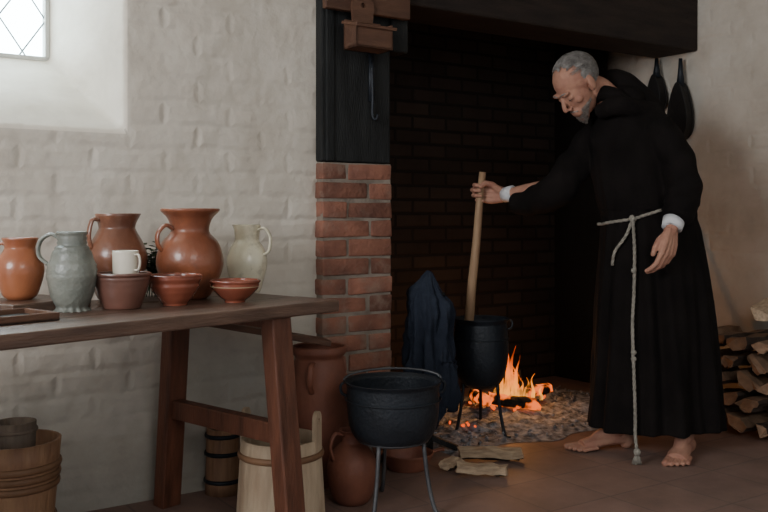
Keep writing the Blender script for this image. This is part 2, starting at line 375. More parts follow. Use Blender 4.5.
def foot(bm,heel,d,ank,side,k_=1.12):
    d=V((d[0],d[1],0)).normalized(); s=V((d.y,-d.x,0))*side
    def P(x,y,z): return heel+s*x*k_+d*y*k_+V((0,0,z*k_))
    ball(bm,P(0,.0,.034),(.033*k_,.033*k_,.036*k_))
    tube(bm,[P(0,-.005,.034),P(0,.05,.038),P(.0,.10,.036),P(.003,.15,.026),P(.004,.185,.017)],[.033,.037,.040,.045,.042],14,flat=.62,smooth=4,up=V((0,0,1)))
    tube(bm,[ank,P(0,.045,.078),P(.004,.10,.054),P(.004,.15,.030)],[.036,.038,.031,.022],14,smooth=4)
    tube(bm,[ank+V((0,0,.02)),P(0,.01,.05)],[.032,.030],12)
    for k,(x,y0,ln,r) in enumerate(((.030,.185,.052,.0135),(.010,.195,.040,.0098),(-.008,.19,.035,.0092),(-.024,.18,.032,.0088),(-.038,.168,.028,.0082))):
        r*=k_
        tube(bm,[P(x,y0-.03,.018),P(x*1.06,y0+ln*.5,.014),P(x*1.08,y0+ln,.011)],[r,r*.95,r],10,smooth=3); ball(bm,P(x*1.08,y0+ln,.0112),r)
foot(PB,V((MP(628,0,0).x,3.98,0)),(-.97,-.22),ankA,1)
foot(PB,V((MP(686,0).x-.01,3.90,0)),(-.50,-.87),ankB,1)
PITCH=R(48)
hf=V((-.93,-.37,0)).normalized()*math.cos(PITCH)+V((0,0,-math.sin(PITCH))); hu=(V((0,0,1))-hf*hf.z).normalized(); hx=hf.cross(hu)
HC=MP(579,86,-.06); S=1.09
HM=Matrix(((hx.x,hf.x,hu.x,HC.x),(hx.y,hf.y,hu.y,HC.y),(hx.z,hf.z,hu.z,HC.z),(0,0,0,1)))@Matrix.Diagonal((S,S,S,1))
seg(PB,[HM@V((0,-.035,-.04)),HM@V((0,-.060,-.10)),MP(621,116,-.0)],[.058,.056,.068])
def hb(c,r,rot=None,sub=3): ball(PB,V(c),r,HM,sub,rot)
hb((0,-.012,.04),(.075,.098,.084)); hb((0,.030,.0),(.060,.066,.085)); hb((0,.033,-.05),(.049,.057,.058)); hb((0,.070,-.096),(.023,.021,.021))
for sx in (-1,1):
    hb((sx*.028,.086,.033),(.026,.012,.009),Matrix.Rotation(sx*-.15,4,'Y')); hb((sx*.043,.060,-.016),(.017,.018,.016))
    hb((sx*.030,.078,.009),(.0165,.0125,.0115)); hb((sx*.0105,.102,-.030),(.007,.009,.007))
    hb((sx*.077,-.008,.0),(.009,.019,.031),Matrix.Rotation(.25,4,'X')@Matrix.Rotation(sx*-.25,4,'Z')); hb((sx*.070,-.0,-.02),(.010,.012,.014))
tube(PB,[HM@V((0,.088,.026)),HM@V((0,.101,.006)),HM@V((0,.115,-.016)),HM@V((0,.114,-.028))],[.008*S,.0085*S,.0095*S,.009*S],12,smooth=4)
hb((0,.094,-.056),(.019,.008,.005)); hb((0,.092,-.066),(.016,.008,.0055)); hb((0,.080,-.06),(.031,.022,.026))
me=remesh(PB,.0034,3,.45)
obj('body',me,M_skin,person,ID)
for sx in (-1,1):
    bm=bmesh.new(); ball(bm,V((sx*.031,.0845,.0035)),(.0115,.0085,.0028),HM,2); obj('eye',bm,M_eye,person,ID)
    bm=bmesh.new(); tube(bm,[HM@V((sx*.010,.100,.036)),HM@V((sx*.030,.097,.042)),HM@V((sx*.050,.083,.036))],[.003,.004,.003],8,smooth=4,flat=.7); obj('eyebrow',bm,M_hair,person,ID)
bm=bmesh.new(); bmesh.ops.create_icosphere(bm,subdivisions=5,radius=1)
dele=[]
for v in bm.verts:
    d=v.co.copy(); fwd=d.y+.12*noise.noise(d*8)
    keep = (d.z> .62 and fwd<.36) or (fwd<.06 and d.z>-.15) or (fwd<-.18 and d.z>-.75) or (d.z>.45 and fwd<.50 and abs(d.x)<.35)
    if fwd>.0 and abs(d.x)>.6 and d.z<.22: keep = fwd<.20 and d.z>-.15
    if not keep: dele.append(v)
    n1=noise.noise(V((d.x*26,d.y*2.5,d.z*26)))*.026
    r=1.035+n1
    v.co=V((d.x*.075*r,d.y*.099*r-.012,d.z*.085*r+.041))
bmesh.ops.delete(bm,geom=dele,context='VERTS')
bm.transform(HM)
for k in range(1300):
    a=random.uniform(0,2*math.pi); zz=random.uniform(-.65,.98)
    rr=math.sqrt(max(0,1-zz*zz)); d=V((rr*math.cos(a),rr*math.sin(a),zz))
    if d.y>.42 or (d.y>.1 and d.z<.3): continue
    q=[]; sp_=random.uniform(.7,1.3)
    for j in range(5):
        dd=(d+V((0,-.17*j*sp_,-.06*j))).normalized(); kk=1.045+.018*j*random.random()
        q.append(HM@V((dd.x*.075*kk,dd.y*.099*kk-.012,dd.z*.085*kk+.041)))
    tube(bm,q,[.0009,.0013,.0013,.001,.0004],3)
obj('hair',bm,M_hair,person,ID)
bm=bmesh.new()
for k in range(900):
    a=random.uniform(-1,1); u=random.random(); x=a*.056; jaw=1-abs(a)**2
    y=.026+.064*math.sqrt(max(0,jaw))*(.85+.2*random.random()) ; z=-.050-.060*jaw*u+ .012*abs(a) -.012
    if abs(x)<.024 and z>-.074: continue
    p0=HM@V((x,min(y,.092-.20*max(0,-.07-z)),z)); out=(HM.to_3x3()@V((x*4,.6,-1.0))).normalized()
    tube(bm,[p0-out*.004,p0+out*.004,p0+out*.008+V((0,0,-.002))],[.0014,.0011,.0004],3)
for k in range(120):
    x=random.uniform(-.025,.025); p0=HM@V((x,.101-abs(x)*.35,-.045-abs(x)*.25)); out=(HM.to_3x3()@V((x*30,.3,-1))).normalized()
    tube(bm,[p0-out*.003,p0+out*.006],[.0014,.0005],3)
obj('beard',bm,M_beard,person,ID)

# robe
rings=[(110,606,652,.12,0),(120,594,668,.155,0),(140,590,681,.172,0),(165,591,688,.178,0),(190,595,692,.175,0),(208,600,695,.168,0),(219,602,696,.166,0),(228,601,699,.178,0),(260,599,704,.19,0),(310,596,710,.21,0),(360,594,715,.23,0),(405,591,719,.245,0),(424,590,721,.25,0)]
HEM=424
def ring_at(py):
    for a,b in zip(rings,rings[1:]):
        if a[0]<=py<=b[0]:
            u=(py-a[0])/(b[0]-a[0]); return [a[i]+(b[i]-a[i])*u for i in range(5)]
    return rings[-1] if py>rings[-1][0] else rings[0]
def robe_pt(py,th,extra=0):
    _,l,r_,ry,_=ring_at(py); c=MP((l+r_)/2,py); rx=(r_-l)/2/F*3.95
    k=max(0,min(1,(py-222)/150)); ph=.5*math.sin(py*.02)
    cx_,sy_=math.cos(th),math.sin(th)
    nn=noise.noise(V((cx_*2.4,sy_*2.4,py*.005)))
    f=math.sin(8*th+ph+4*nn)+.6*math.sin(13*th+1.3-ph+3*nn)+.3*math.sin(23*th+.5)+1.0*nn
    k2=max(0,min(1,(py-200)/20))*.018
    a=1+ (.065*k+k2)*f
    if py<215:
        bl=max(0,min(1,(py-150)/50)); a+=.03*noise.noise(V((cx_*3,sy_*3,py*.03)))+.02*bl*math.sin(11*th+6*nn)
    return V((c.x+(rx*a+extra)*cx_,c.y+(ry*a+extra)*sy_,c.z))
bm=bmesh.new(); N=160; rg=[]
pys=[110,115,120,126,132,140,152,165,178,190,201,209,214,219,224,229,238,250,265,280,300,320,340,360,380,400,413,HEM]
for py in pys: rg.append([bm.verts.new(robe_pt(py,2*math.pi*i/N)) for i in range(N)])
for inn in (HEM,398): rg.append([bm.verts.new(robe_pt(inn,2*math.pi*i/N,-.03)) for i in range(N)])
for a,b in zip(rg,rg[1:]):
    for i in range(N): bm.faces.new([a[i],a[(i+1)%N],b[(i+1)%N],b[i]])
bm.faces.new(rg[0]); bm.faces.new(rg[-1])
seg(bm,[shR,MP(634,120),shL],[.080,.088,.074],s=20)
cuffR=MP(514,203,.17)
def sleeve(path,rad,flat,amp,seed):
    P=smoothpath(path,7); rr=lerplist(rad,len(P)); n=len(P); prev=None; rgs=[]
    for i in range(n):
        d=(P[min(i+1,n-1)]-P[max(i-1,0)]).normalized(); u=V((0,0,1)) if prev is None else prev
        if prev is None and abs(d.z)>.9: u=V((0,1,0))
        u=(u-d*u.dot(d)).normalized(); prev=u; s=d.cross(u); ring=[]
        for k in range(32):
            a=2*math.pi*k/32
            w=1+amp*math.sin(i*1.15+2.2*math.sin(a+seed)+seed)+amp*.7*noise.noise(V((math.cos(a)*2,math.sin(a)*2,i*.45+seed)))
            ring.append(bm.verts.new(P[i]+(u*math.cos(a)*flat+s*math.sin(a))*rr[i]*w))
        rgs.append(ring)
    for a,b in zip(rgs,rgs[1:]):
        for k in range(32): bm.faces.new([a[k],a[(k+1)%32],b[(k+1)%32],b[k]])
    bm.faces.new(rgs[0]); bm.faces.new(rgs[-1])
sleeve([shR,MP(581,158,.08),MP(557,189,.02),MP(535,201,.11),cuffR+V((0,0,-.006))],[.076,.075,.072,.062,.048],1.05,.06,1)
sleeve([shL+V((0,0,.01)),MP(672,152,-.16),elL,MP(682,205,-.235),MP(675,220,-.262)],[.072,.073,.072,.067,.058],1,.06,3)
ball(bm,shL,.074); ball(bm,shR,.078)
nk=MP(612,107,-.01); Mh=Matrix.Translation(nk)@Matrix.Rotation(R(-28),4,V((.5,-.87,0)))
tube(bm,[Mh@V((.086*math.cos(a),.090*math.sin(a),.012*math.sin(2*a))) for a in [2*math.pi*i/28 for i in range(28)]],.037,12,closed=True)
tube(bm,[MP(598,113,-.10),MP(616,106,-.15),MP(640,111,-.11),MP(653,115,.0),MP(640,108,.12),MP(612,106,.16)],[.028,.042,.047,.05,.046,.032],14,smooth=5)
tube(bm,[MP(611,76,.05),MP(622,82,.04),MP(637,96,.03),MP(650,114,.0)],[.036,.054,.062,.068],18,smooth=5); ball(bm,MP(612,77,.05),.037)
ball(bm,MP(628,101,.02),(.085,.115,.060),rot=Matrix.Rotation(.7,4,'Y'))
me=remesh(bm,.0065,5,.5)
for v in me.vertices:
    c=v.co
    if c.z>1.05:
        q=c.z*11+c.x*7+3*noise.noise(c*4)
        n_=noise.noise(V((c.x*9+c.z*6,c.y*9,c.z*4)))*.011+math.sin(q*2.0)*.0028+noise.noise(V((c.x*22,c.y*22,c.z*10)))*.005
        v.co=c+v.normal*n_
robe=obj('robe',me,M_robe,person,ID)
def cuff(p,q,r):
    bm=bmesh.new(); d=(q-p)
    tube(bm,[p,p+d*.5,q,q-d*.25],[r*1.05,r,r*.97,r*.7],20); obj('cuff',bm,M_white,robe,ID)['label']='white linen cuff'
fa=(wr-elb).normalized(); cuff(wr-fa*.055,wr-fa*.004,.036)
fb=(wrL-elL).normalized(); cuff(wrL-fb*.055,wrL-fb*.014,.043)
def rope(bm,pts,r,sm=6):
    pts=[V(p) for p in pts]; P=smoothpath(pts,sm) if sm else pts
    out=[P[0]]; acc=0; step=r*.7
    for a,b in zip(P,P[1:]):
        L=(b-a).length
        if L==0: continue
        x=step-acc
        while x<=L: out.append(a.lerp(b,x/L)); x+=step
        acc=(acc+L)%step
    for s in (0,1,2):
        q=[]; u=None
        for i,p in enumerate(out):
            d=(out[min(i+1,len(out)-1)]-out[max(i-1,0)]).normalized()
            u=(V((.3,1,.2)) if u is None else u); u=(u-d*u.dot(d)).normalized(); w=d.cross(u)
            a=i*.45+s*2.094; q.append(p+(u*math.cos(a)+w*math.sin(a))*r*.45)
        tube(bm,q,r*.6,6)
bm=bmesh.new(); th0=R(-121)
loop=[]
for i in range(49):
    x=2*math.pi*i/48; xx=x if x<math.pi else x-2*math.pi      # falls from the hip down to the far left side
    py=219-15*max(-.35,min(1,xx/R(55))) if xx<R(90) else 204+12*(xx-R(90))/R(90)
    if xx<0: py=219+5*min(1,-xx/R(50))
    if xx<R(-100): py=224-8*(-xx-R(100))/R(80)
    loop.append(robe_pt(py,th0+x,.008))
rope(bm,loop,.007,sm=3)
belt=obj('rope_belt',bm,M_rope,person,ID); belt['label']='pale hemp rope belt'
bm=bmesh.new(); kn=robe_pt(219,th0,.018)
for r_ in range(3):
    Mk=Matrix.Translation(kn)@Matrix.Rotation(r_*1.1,4,'X')@Matrix.Rotation(r_*.8,4,'Y')
    tube(bm,[Mk@V((.012*math.cos(a),.012*math.sin(a),0)) for a in [2*math.pi*i/16 for i in range(16)]],.007,8,closed=True)
long_=[kn+V((0,-.005,0))]+[robe_pt(py,th0+dx,.022) for py,dx in ((250,.02),(285,.0),(320,-.02),(360,.0),(400,.02),(422,.02))]
end=long_[-1]; tip=V((end.x+.004,end.y-.012,.055)); long_.append(tip)
rope(bm,long_,.0072)
for py in (268,345,351): ball(bm,robe_pt(py,th0,.022),(.012,.012,.012))
rope(bm,[kn,robe_pt(235,th0-.14,.018),robe_pt(250,th0-.34,.016),robe_pt(264,th0-.42,.012)],.0068)
ball(bm,tip,(.015,.015,.018))
for k in range(34):
    a=random.uniform(0,6.28); r_=random.uniform(.004,.022); tube(bm,[tip,tip+V((math.cos(a)*r_*.6,math.sin(a)*r_*.6,-.025)),tip+V((math.cos(a)*r_,math.sin(a)*r_,-.05))],[.003,.0025,.0015],5)
obj('rope_cord',bm,M_rope,belt,ID)

# ------------------------------------------------------------ setting
def struct(name,bm,m,M=ID,smooth=False,bevel=0):
    o=obj(name,bm,m,None,M,smooth,bevel); o['kind']='structure'; return o
bm=bmesh.new(); box(bm,(-4,-5,-.1),(3.2,1.4,0)); struct('floor',bm,M_floor,WF)
bm=bmesh.new(); box(bm,(-4,-4.2,2.75),(3.2,.46,2.85)); struct('ceiling',bm,M_ceil,WF)
TL,TR,ZB,ZT=-1.5,-.30,1.325,2.55
tl,tr,zb,zt=-1.34,-.4626,1.616,2.45; D=.4
bm=bmesh.new()
def quad(*p,mi=0): bm.faces.new([bm.verts.new(V(q)) for q in p]).material_index=mi
xs=[-4,TL,TR,.50]; zs=[0,ZB,ZT,2.75]
for i in range(3):
    for j in range(3):
        if i==1 and j==1: continue
        quad((xs[i],0,zs[j]),(xs[i+1],0,zs[j]),(xs[i+1],0,zs[j+1]),(xs[i],0,zs[j+1]))
quad((TL,0,ZB),(TR,0,ZB),(tr,D,zb),(tl,D,zb),mi=1); quad((TR,0,ZB),(TR,0,ZT),(tr,D,zt),(tr,D,zb),mi=1)
quad((TL,0,ZT),(TR,0,ZT),(tr,D,zt),(tl,D,zt),mi=1); quad((TL,0,ZB),(TL,0,ZT),(tl,D,zt),(tl,D,zb),mi=1)
xs2=[-4,tl,tr,.50]; zs2=[0,zb,zt,2.75]
for i in range(3):
    for j in range(3):
        if i==1 and j==1: continue
        quad((xs2[i],D+.06,zs2[j]),(xs2[i+1],D+.06,zs2[j]),(xs2[i+1],D+.06,zs2[j+1]),(xs2[i],D+.06,zs2[j+1]))
quad((tl,D,zb),(tr,D,zb),(tr,D+.06,zb),(tl,D+.06,zb)); quad((tr,D,zb),(tr,D,zt),(tr,D+.06,zt),(tr,D+.06,zb))
quad((tl,D,zt),(tr,D,zt),(tr,D+.06,zt),(tl,D+.06,zt)); quad((tl,D,zb),(tl,D,zt),(tl,D+.06,zt),(tl,D+.06,zb))
bmesh.ops.remove_doubles(bm,verts=bm.verts,dist=1e-4)
wall=struct('wall_left',bm,[M_wall,M_reveal],WF,smooth=True,bevel=.022)
wall.modifiers['b'].segments=5
bm=bmesh.new()
box(bm,(tl,D+.02,zb),(tr,D+.026,zt)); win=struct('window_1',bm,M_glass,WF)
bm=bmesh.new()
for a,b in (((tl,D+.0,zb),(tl+.03,D+.05,zt)),((tr-.018,D+.0,zb),(tr,D+.05,zt)),((tl,D,zb),(tr,D+.05,zb+.018)),((tl,D,zt-.03),(tr,D+.05,zt)),((-.92,D,zb),(-.88,D+.05,zt))): box(bm,a,b)
obj('window_frame',bm,M_frame,win,bevel=.004,smooth=False)
bm=bmesh.new(); sp=.17
def clipline(x0,z0,dx):
    pts=[]
    for k in range(0,401):
        z=zb+(zt-zb)*k/400; x=x0+dx*(z-z0)
        if tl<=x<=tr: pts.append((x,z))
    return (pts[0],pts[-1]) if len(pts)>4 else None
for k in range(-9,12):
    for s in (1,-1):
        c=clipline(-.9+k*sp, 1.9, s*.68)
        if c: tube(bm,[(c[0][0],D+.018,c[0][1]),(c[1][0],D+.018,c[1][1])],.0035,8)
obj('lead_lattice',bm,M_lead,win)

# fireplace
PX0,PX1=.476,.810; ZP=1.246; FR=2.80; FD=1.0
def brickwork(bm, x0,x1,y0,z0,z1, bl, bh, gap, sidedepth, proud=.005):
    rows=int(round((z1-z0)/bh)); hh=(z1-z0)/rows
    for r in range(rows):
        za,zc=z0+r*hh+gap/2, z0+(r+1)*hh-gap/2
        x=x0-(bl*.5 if r%2 else random.uniform(0,.03))
        while x<x1-.01:
            a=max(x,x0)+ (0 if x<=x0 else gap/2); b=min(x+bl,x1)-(0 if x+bl>=x1 else gap/2)
            if b-a>.02:
                p=random.uniform(-.003,.003)
                box(bm,(a-(random.uniform(-.002,.003) if x<=x0 else 0),y0-proud+p,za),(b+(random.uniform(-.002,.003) if x+bl>=x1 else 0),y0+sidedepth,zc),jit=.003)
            x+=bl
bm=bmesh.new(); box(bm,(PX0+.003,-.050,0),(PX1-.003,.20,ZP-.004)); pil=struct('wall_pillar',bm,M_mortar,WF)
bm=bmesh.new(); brickwork(bm,PX0,PX1,-.05,0,ZP,.235,.078,.011,.11)
obj('brick_facing',bm,M_brick,pil,bevel=.006,smooth=True)
bm=bmesh.new(); box(bm,(PX0+.01,.2,0),(PX1,FD+.1,2.75)); struct('wall_hearth_left',bm,M_sootp,WF)
bm=bmesh.new(); box(bm,(PX0,FD,0),(FR+.1,FD+.12,2.75)); struct('wall_hearth_back',bm,M_soot,WF)
bm=bmesh.new(); box(bm,(FR,-4.2,0),(FR+.3,FD+.12,2.75)); struct('wall_right',bm,M_wallr,WF)
bm=bmesh.new(); box(bm,(PX0,.28,2.3),(FR,FD,2.4)); struct('hearth_light_block',bm,M_sootp,WF)  # unseen black slab added over the hearth to keep light out from above
bm=bmesh.new(); box(bm,(PX0,.0,2.3),(FR,.28,2.75)); struct('wall_chimney',bm,M_wall,WF)
bm=bmesh.new(); box(bm,(PX0-.01,-.085,1.915),(FR,.2,2.32),jit=.004); struct('trim_3',bm,M_dwood,WF,bevel=.012)
bm=bmesh.new()
box(bm,(PX0,-.045,ZP),(PX1,.2,1.915))
box(bm,(PX0+.02,-.052,ZP),(PX0+.06,-.04,1.86))
struct('trim_4',bm,M_dwoodv,WF,bevel=.006)
bm=bmesh.new(); box(bm,(PX0-.02,-.115,1.845),(PX1+.055,-.085,2.2)); struct('trim_5',bm,M_bwood,WF,bevel=.005)
bm=bmesh.new()
box(bm,(PX1,-.06,1.715),(PX1+.085,.05,1.915)); struct('trim_1',bm,M_dwoodv,WF,bevel=.01)

# ash bed, coals
FX,FY=1.74,.26
bm=bmesh.new(); nx,ny=110,70; g=[]
for j in range(ny+1):
    row=[]
    for i in range(nx+1):
        u,v=i/nx,j/ny; x=1.05+1.5*u; y=-.16+.97*v
        e=min(1,4*min(u,1-u))*min(1,4*min(v,1-v))
        z=.002+e*(.03+.035*noise.noise(V((x*5,y*5,0)))+.022*noise.noise(V((x*26,y*26,3)))+.03*math.exp(-((x-FX)**2+(y-.32)**2)/.08))
        x+= .05*noise.noise(V((y*5,1,2)))
        row.append(bm.verts.new((x,y+.07*noise.noise(V((x*4,7,1))),max(z,.0015))))
    g.append(row)
for j in range(ny):
    for i in range(nx): bm.faces.new([g[j][i],g[j][i+1],g[j+1][i+1],g[j+1][i]])
def lump(bm,x,y,z,r): ball(bm,V((x,y,z)),(r*1.3,r*.9,r*.7),sub=1,rot=Matrix.Rotation(random.random()*6,4,V((random.random(),random.random(),.3))),jit=.25)
for i in range(500):
    x=random.uniform(1.1,2.5); y=random.uniform(-.14,.7); lump(bm,x,y,.024+random.uniform(-.01,.008),random.uniform(.004,.011))
o=obj('ash_bed',bm,M_ash,None,WF,smooth=True); meta(o,'grey ash and cinders spread over the hearth floor around the fire','ash',kind='stuff')
bm=bmesh.new()
for i in range(46):
    lump(bm,random.gauss(FX,.08),random.gauss(FY+.02,.05),.078+random.uniform(-.01,.012),random.uniform(.006,.014))
for i in range(6): lump(bm,random.gauss(1.34,.02),random.gauss(.10,.03),.055+random.uniform(-.01,.006),random.uniform(.005,.010))
o=obj('embers',bm,M_ember,None,WF,smooth=False); meta(o,'glowing red embers scattered under the flames in the hearth','embers',kind='stuff')

# ------------------------------------------------------------ logs
def logmesh(L,r,arc,n=10,rough=1.0):
    bm=bmesh.new(); sec=[]; m=n
    for k in range(m+1):
        a=-arc/2+arc*k/m; q=random.uniform(1-.16*rough,1+.12*rough); sec.append((r*math.cos(a)*q, r*math.sin(a)*q))
    full=arc>6
    if full: sec=sec[:-1]
    elif arc<3.6: sec.append((-.05*r,random.uniform(-.2,.2)*r))
    cx=sum(s[0] for s in sec)/len(sec); rings=[]
    for i in range(8):
        x=-L/2+L*i/7; w=noise.noise(V((x*7,L*31,r*77)))*.018
        rings.append([bm.verts.new((x+ (random.uniform(-.010,.010) if i in(0,7) else 0), (p[0]-cx)+w+random.uniform(-.004,.004), p[1]+w*.7+random.uniform(-.003,.003))) for p in sec])
    k=len(sec)
    for a,b in zip(rings,rings[1:]):
        for i in range(k):
            f=bm.faces.new([a[i],a[(i+1)%k],b[(i+1)%k],b[i]])
            f.material_index=0 if (full or i<m-0) else 1
    for rg in (rings[0],rings[-1]):
        f=bm.faces.new(rg); f.material_index=1
    return bm
def log(label,p,yaw,pitch=0,roll=0,L=.3,r=.06,arc=6.28,mats=None,group=None,name='split_log'):
    M=Matrix.Translation(p)@Matrix.Rotation(yaw,4,'Z')@Matrix.Rotation(pitch,4,'Y')@Matrix.Rotation(roll,4,'X')
    o=obj(name,logmesh(L,r,arc),mats or [M_bark,M_cut],None,M,smooth=False,bevel=.003)
    return meta(o,label,'firewood',group)
pw=V((.559,-.829,0)); base=W(FR,0)
for row in range(6):
    for col in range(6):
        t=.38+col*.122+(.058 if row%2 else 0); dist=.245+random.uniform(-.03,.04)
        if row==5 and col<3: continue
        p=base+pw*t+V((-.829,-.559,0))*dist; p.z=.056+row*.092+random.uniform(-.003,.003)
        log('rough dark split log in the stack behind the person, against the right wall',p,PHI+random.uniform(-.10,.10),random.uniform(-.03,.03),
            random.choice([-1.57,-1.2,-.9,.3,1.9,-2.0])+random.uniform(-.3,.3),L=random.uniform(.29,.35),r=random.uniform(.050,.064),arc=random.choice([3.3,2.2,1.7,2.6,4.2]),mats=[M_bark,M_cut],group='stacked firewood along the right wall')
p=base+pw*.68+V((-.829,-.559,0))*.28; p.z=.582
log('bright freshly cut log lying on top of the firewood stack',p,PHI+.35,-.06,-1.1,L=.31,r=.046,arc=3.0,mats=[M_bark,M_cutb])
for lab,px,py,yaw,L,r,roll,z,mm in (
 ('longest split log with pale upper face at the back of the floor pile',490,461,-.02,.26,.036,-1.1,.026,[M_bark,M_cutb]),
 ('flat pale split log at the front of the small floor pile',482,476,-.14,.19,.032,-1.1,.022,[M_bark,M_cutb]),
 ('short split log lying crosswise left of the floor pile',452,470,.95,.10,.030,-1.2,.024,[M_bark,M_cutb])):
    q=fl(px,py); q.z=z; log(lab,q,yaw,0,roll,L,r,2.8,mm)
for k,(t,d,z,yaw,pit,L,lab) in enumerate((
 (FX+.14,FY+.02,.10,.1,-.10,.36,'thick charred log lying across the fire, pointing to the right'),
 (FX-.10,FY+.10,.10,1.1,.1,.30,'charred log burning at the left of the fire, behind the pot leg'),
 (FX-.02,FY-.07,.10,-.5,.15,.26,'charred log at the front of the fire with its end in the ash'),
 (FX+.16,FY+.13,.13,.8,-.25,.3,'charred log propped at the back right of the fire'))):
    p=W(t,d,z); log(lab,p,PHI+yaw,pit,k,L,.030,6.28,[M_char,M_char])
fire=thing('fire','orange wood fire burning on the hearth just right of the cooking pot','fire',T(*W(FX,FY,.09)))
def flame(x,y,h,w,lean,ph):
    bm=bmesh.new(); pts=[];rad=[]
    for i in range(25):
        u=i/24; pts.append((x+lean*u*u+.015*math.sin(u*6+ph)*u, y+.014*math.cos(u*6+ph)*u, h*u))
        rad.append(max(.001,w*(math.sin(math.pi*min(1,u*.8+.2)**.75)*(1+.15*math.sin(u*9+ph))+.08)*(1-u*.6)))
    rad[-1]=.0005
    tube(bm,pts,rad,14,flat=.6); obj('flame',bm,M_flame,fire)
for a in ((-.005,0,.38,.015,.00,0),(.02,-.02,.28,.017,.005,1.4),(.05,.02,.23,.012,.0,2.2),(-.025,.02,.26,.013,.0,3.1),(.09,0,.12,.014,.01,4),(.13,.03,.13,.010,.01,.6),(.0,.04,.33,.011,.005,5),(.17,.02,.07,.010,.01,1),(-.06,.0,.09,.011,.0,2.5),(.055,-.05,.12,.016,.005,3.7),(.02,-.05,.17,.019,0,.3),(-.03,-.04,.10,.016,0,2),(.035,.0,.18,.017,.0,4.4),(.0,-.06,.09,.020,.005,1)):
    flame(*a)

# ------------------------------------------------------------ table
tb=thing('trestle_table','long dark oak trestle table holding the pottery, against the white wall','table',TF)
bm=bmesh.new(); w3=.62/3
for k in range(3): box(bm,(-2.5,k*w3+.001,.712),(0-.004*k,(k+1)*w3-.001,.75),jit=.0015)
obj('tabletop',bm,M_table,tb,bevel=.005,smooth=False)
for xo in (-.24,-2.2):
    for (y0,y1) in ((.05,-.03),(.56,.62)):
        bm=bmesh.new(); beam(bm,(xo,y0,.712),(xo,y1,0),.058,.08,up=V((1,0,0)),w2=.058,h2=.078); obj('leg',bm,M_tleg,tb,bevel=.005,smooth=False)
    bm=bmesh.new(); beam(bm,(xo,.02,.35),(xo,.60,.35),.045,.065); obj('stretcher',bm,M_tleg,tb,bevel=.004,smooth=False)
    bm=bmesh.new(); beam(bm,(xo,.02,.695),(xo,.60,.695),.07,.035); obj('cross_bearer',bm,M_tleg,tb,bevel=.004,smooth=False)

# ------------------------------------------------------------ pottery
def vessel(name,label,cat,p,prof,h,r,m,group=None,mod=None,handle=None,hm=None,rot=0,wall=.006,seg=56,bands=None):
    t=thing(name,label,cat,T(p.x,p.y,p.z,rot),group)
    pts=smoothpath([V((a*r,0,b*h)) for a,b in prof],5)
    outer=[(max(q.x,.002),q.z) for q in pts]
    inner=[(max(a-wall,.002),max(b,wall*1.6)) for a,b in outer[::-1]]
    top=outer[-1]
    full=[(0,0)]+outer+[(top[0]-wall*.5,top[1]+wall*.3)]+inner+[(0,wall*1.6)]
    bm=bmesh.new(); lathe(bm,full,seg,mod); body=obj('body',bm,m,t)
    if handle:
        bm=bmesh.new(); (pts,rad)=handle
        tube(bm,[(a*r,0,b*h) for a,b in pts],rad,12,flat=.6,smooth=6); obj('handle',bm,hm or m,t)
    if bands:
        for z,rr,mm in bands:
            bm=bmesh.new(); tube(bm,[(rr*r*math.cos(a),rr*r*math.sin(a),z*h) for a in [2*math.pi*i/48 for i in range(48)]],.0016,8,closed=True); obj('slip_band',bm,mm,body)
    return t
def rib(n,amp,z0=0,z1=9):
    def f(t,r,z): return (r+(amp*math.sin(z*n*2*math.pi) if z0<z<z1 else 0),z)
    return f
def spout(zmin,amt,ang=0):
    def f(t,r,z):
        d=math.cos(t-ang); k=max(0,d)**8*max(0,(z-zmin)/.03); return (r+amt*min(k,1.2),z)
    return f
def onT(px,y,topy,w,zoff=0):
    p,s=TPt(px,y); p=p.copy(); p.z+=zoff; return p,H-(topy-HZ)/s-p.z,w/2/s
LEFT=math.pi
p,s=TPt(30,.49); t=T(p.x,p.y,.7502,PT+.2)
bm=bmesh.new(); box(bm,(-.15,-.115,0),(.13,.115,.03),jit=.001); o=obj('cutting_board',bm,M_table,None,t,bevel=.004,smooth=False); meta(o,'thick brown wooden board under the orange jar at the table left end','board')
p,h,r=onT(20,.50,238,46,.0305)
vessel('storage_jar','orange earthenware jar with short neck at the left edge of the table','jar',p,[(.5,0),(.75,.1),(1,.42),(.95,.62),(.68,.8),(.64,.86),(.76,1)],h,r,M_orange,handle=([(-.66,.90),(-.9,.9),(-1.12,.68),(-.98,.5)],.008))
p,h,r=onT(72,.36,232,48)
def ribflute(t,r,z):
    k = max(0,1-z/.02); a=r+.006*k*math.sin(t*14)+(.0018*math.sin(z*480) if z>.03 else 0)
    return (a,z)
vessel('pottery_jug','ribbed grey-green stoneware jug with a frilled foot and left loop handle','jug',p,[(.72,0),(.62,.05),(.78,.14),(1,.42),(.97,.58),(.72,.78),(.6,.84),(.6,.97),(.64,1)],h,r,M_grey,mod=ribflute,
       handle=([(.58,.93),(.9,.97),(1.32,.88),(1.38,.7),(.97,.58)],.0095),rot=LEFT)
p,h,r=onT(117,.55,214,58)
vessel('pottery_jug','brown earthenware jug with pouring lip, behind the white mug','jug',p,[(.55,0),(.72,.08),(1,.42),(.96,.6),(.66,.8),(.62,.86),(.74,1)],h,r,M_terra2,mod=spout(h*.9,.012,math.pi),
       handle=([(.66,.93),(.90,.93),(1.02,.76),(.93,.6)],.011),rot=LEFT+.75)
p,h,r=onT(190,.42,209,66)
vessel('pottery_jug','large reddish-brown earthenware jug with wide flared neck, tallest on the table','jug',p,[(.5,0),(.66,.06),(.96,.3),(1,.46),(.84,.63),(.6,.73),(.58,.8),(.68,.9),(.86,.97),(.88,1)],h,r,M_terra,mod=spout(h*.93,.006,math.pi),
       handle=([(.56,.78),(.80,.82),(1.04,.74),(1.06,.62),(.92,.54)],.011),rot=R(-140))
p,h,r=onT(247,.46,225,40)
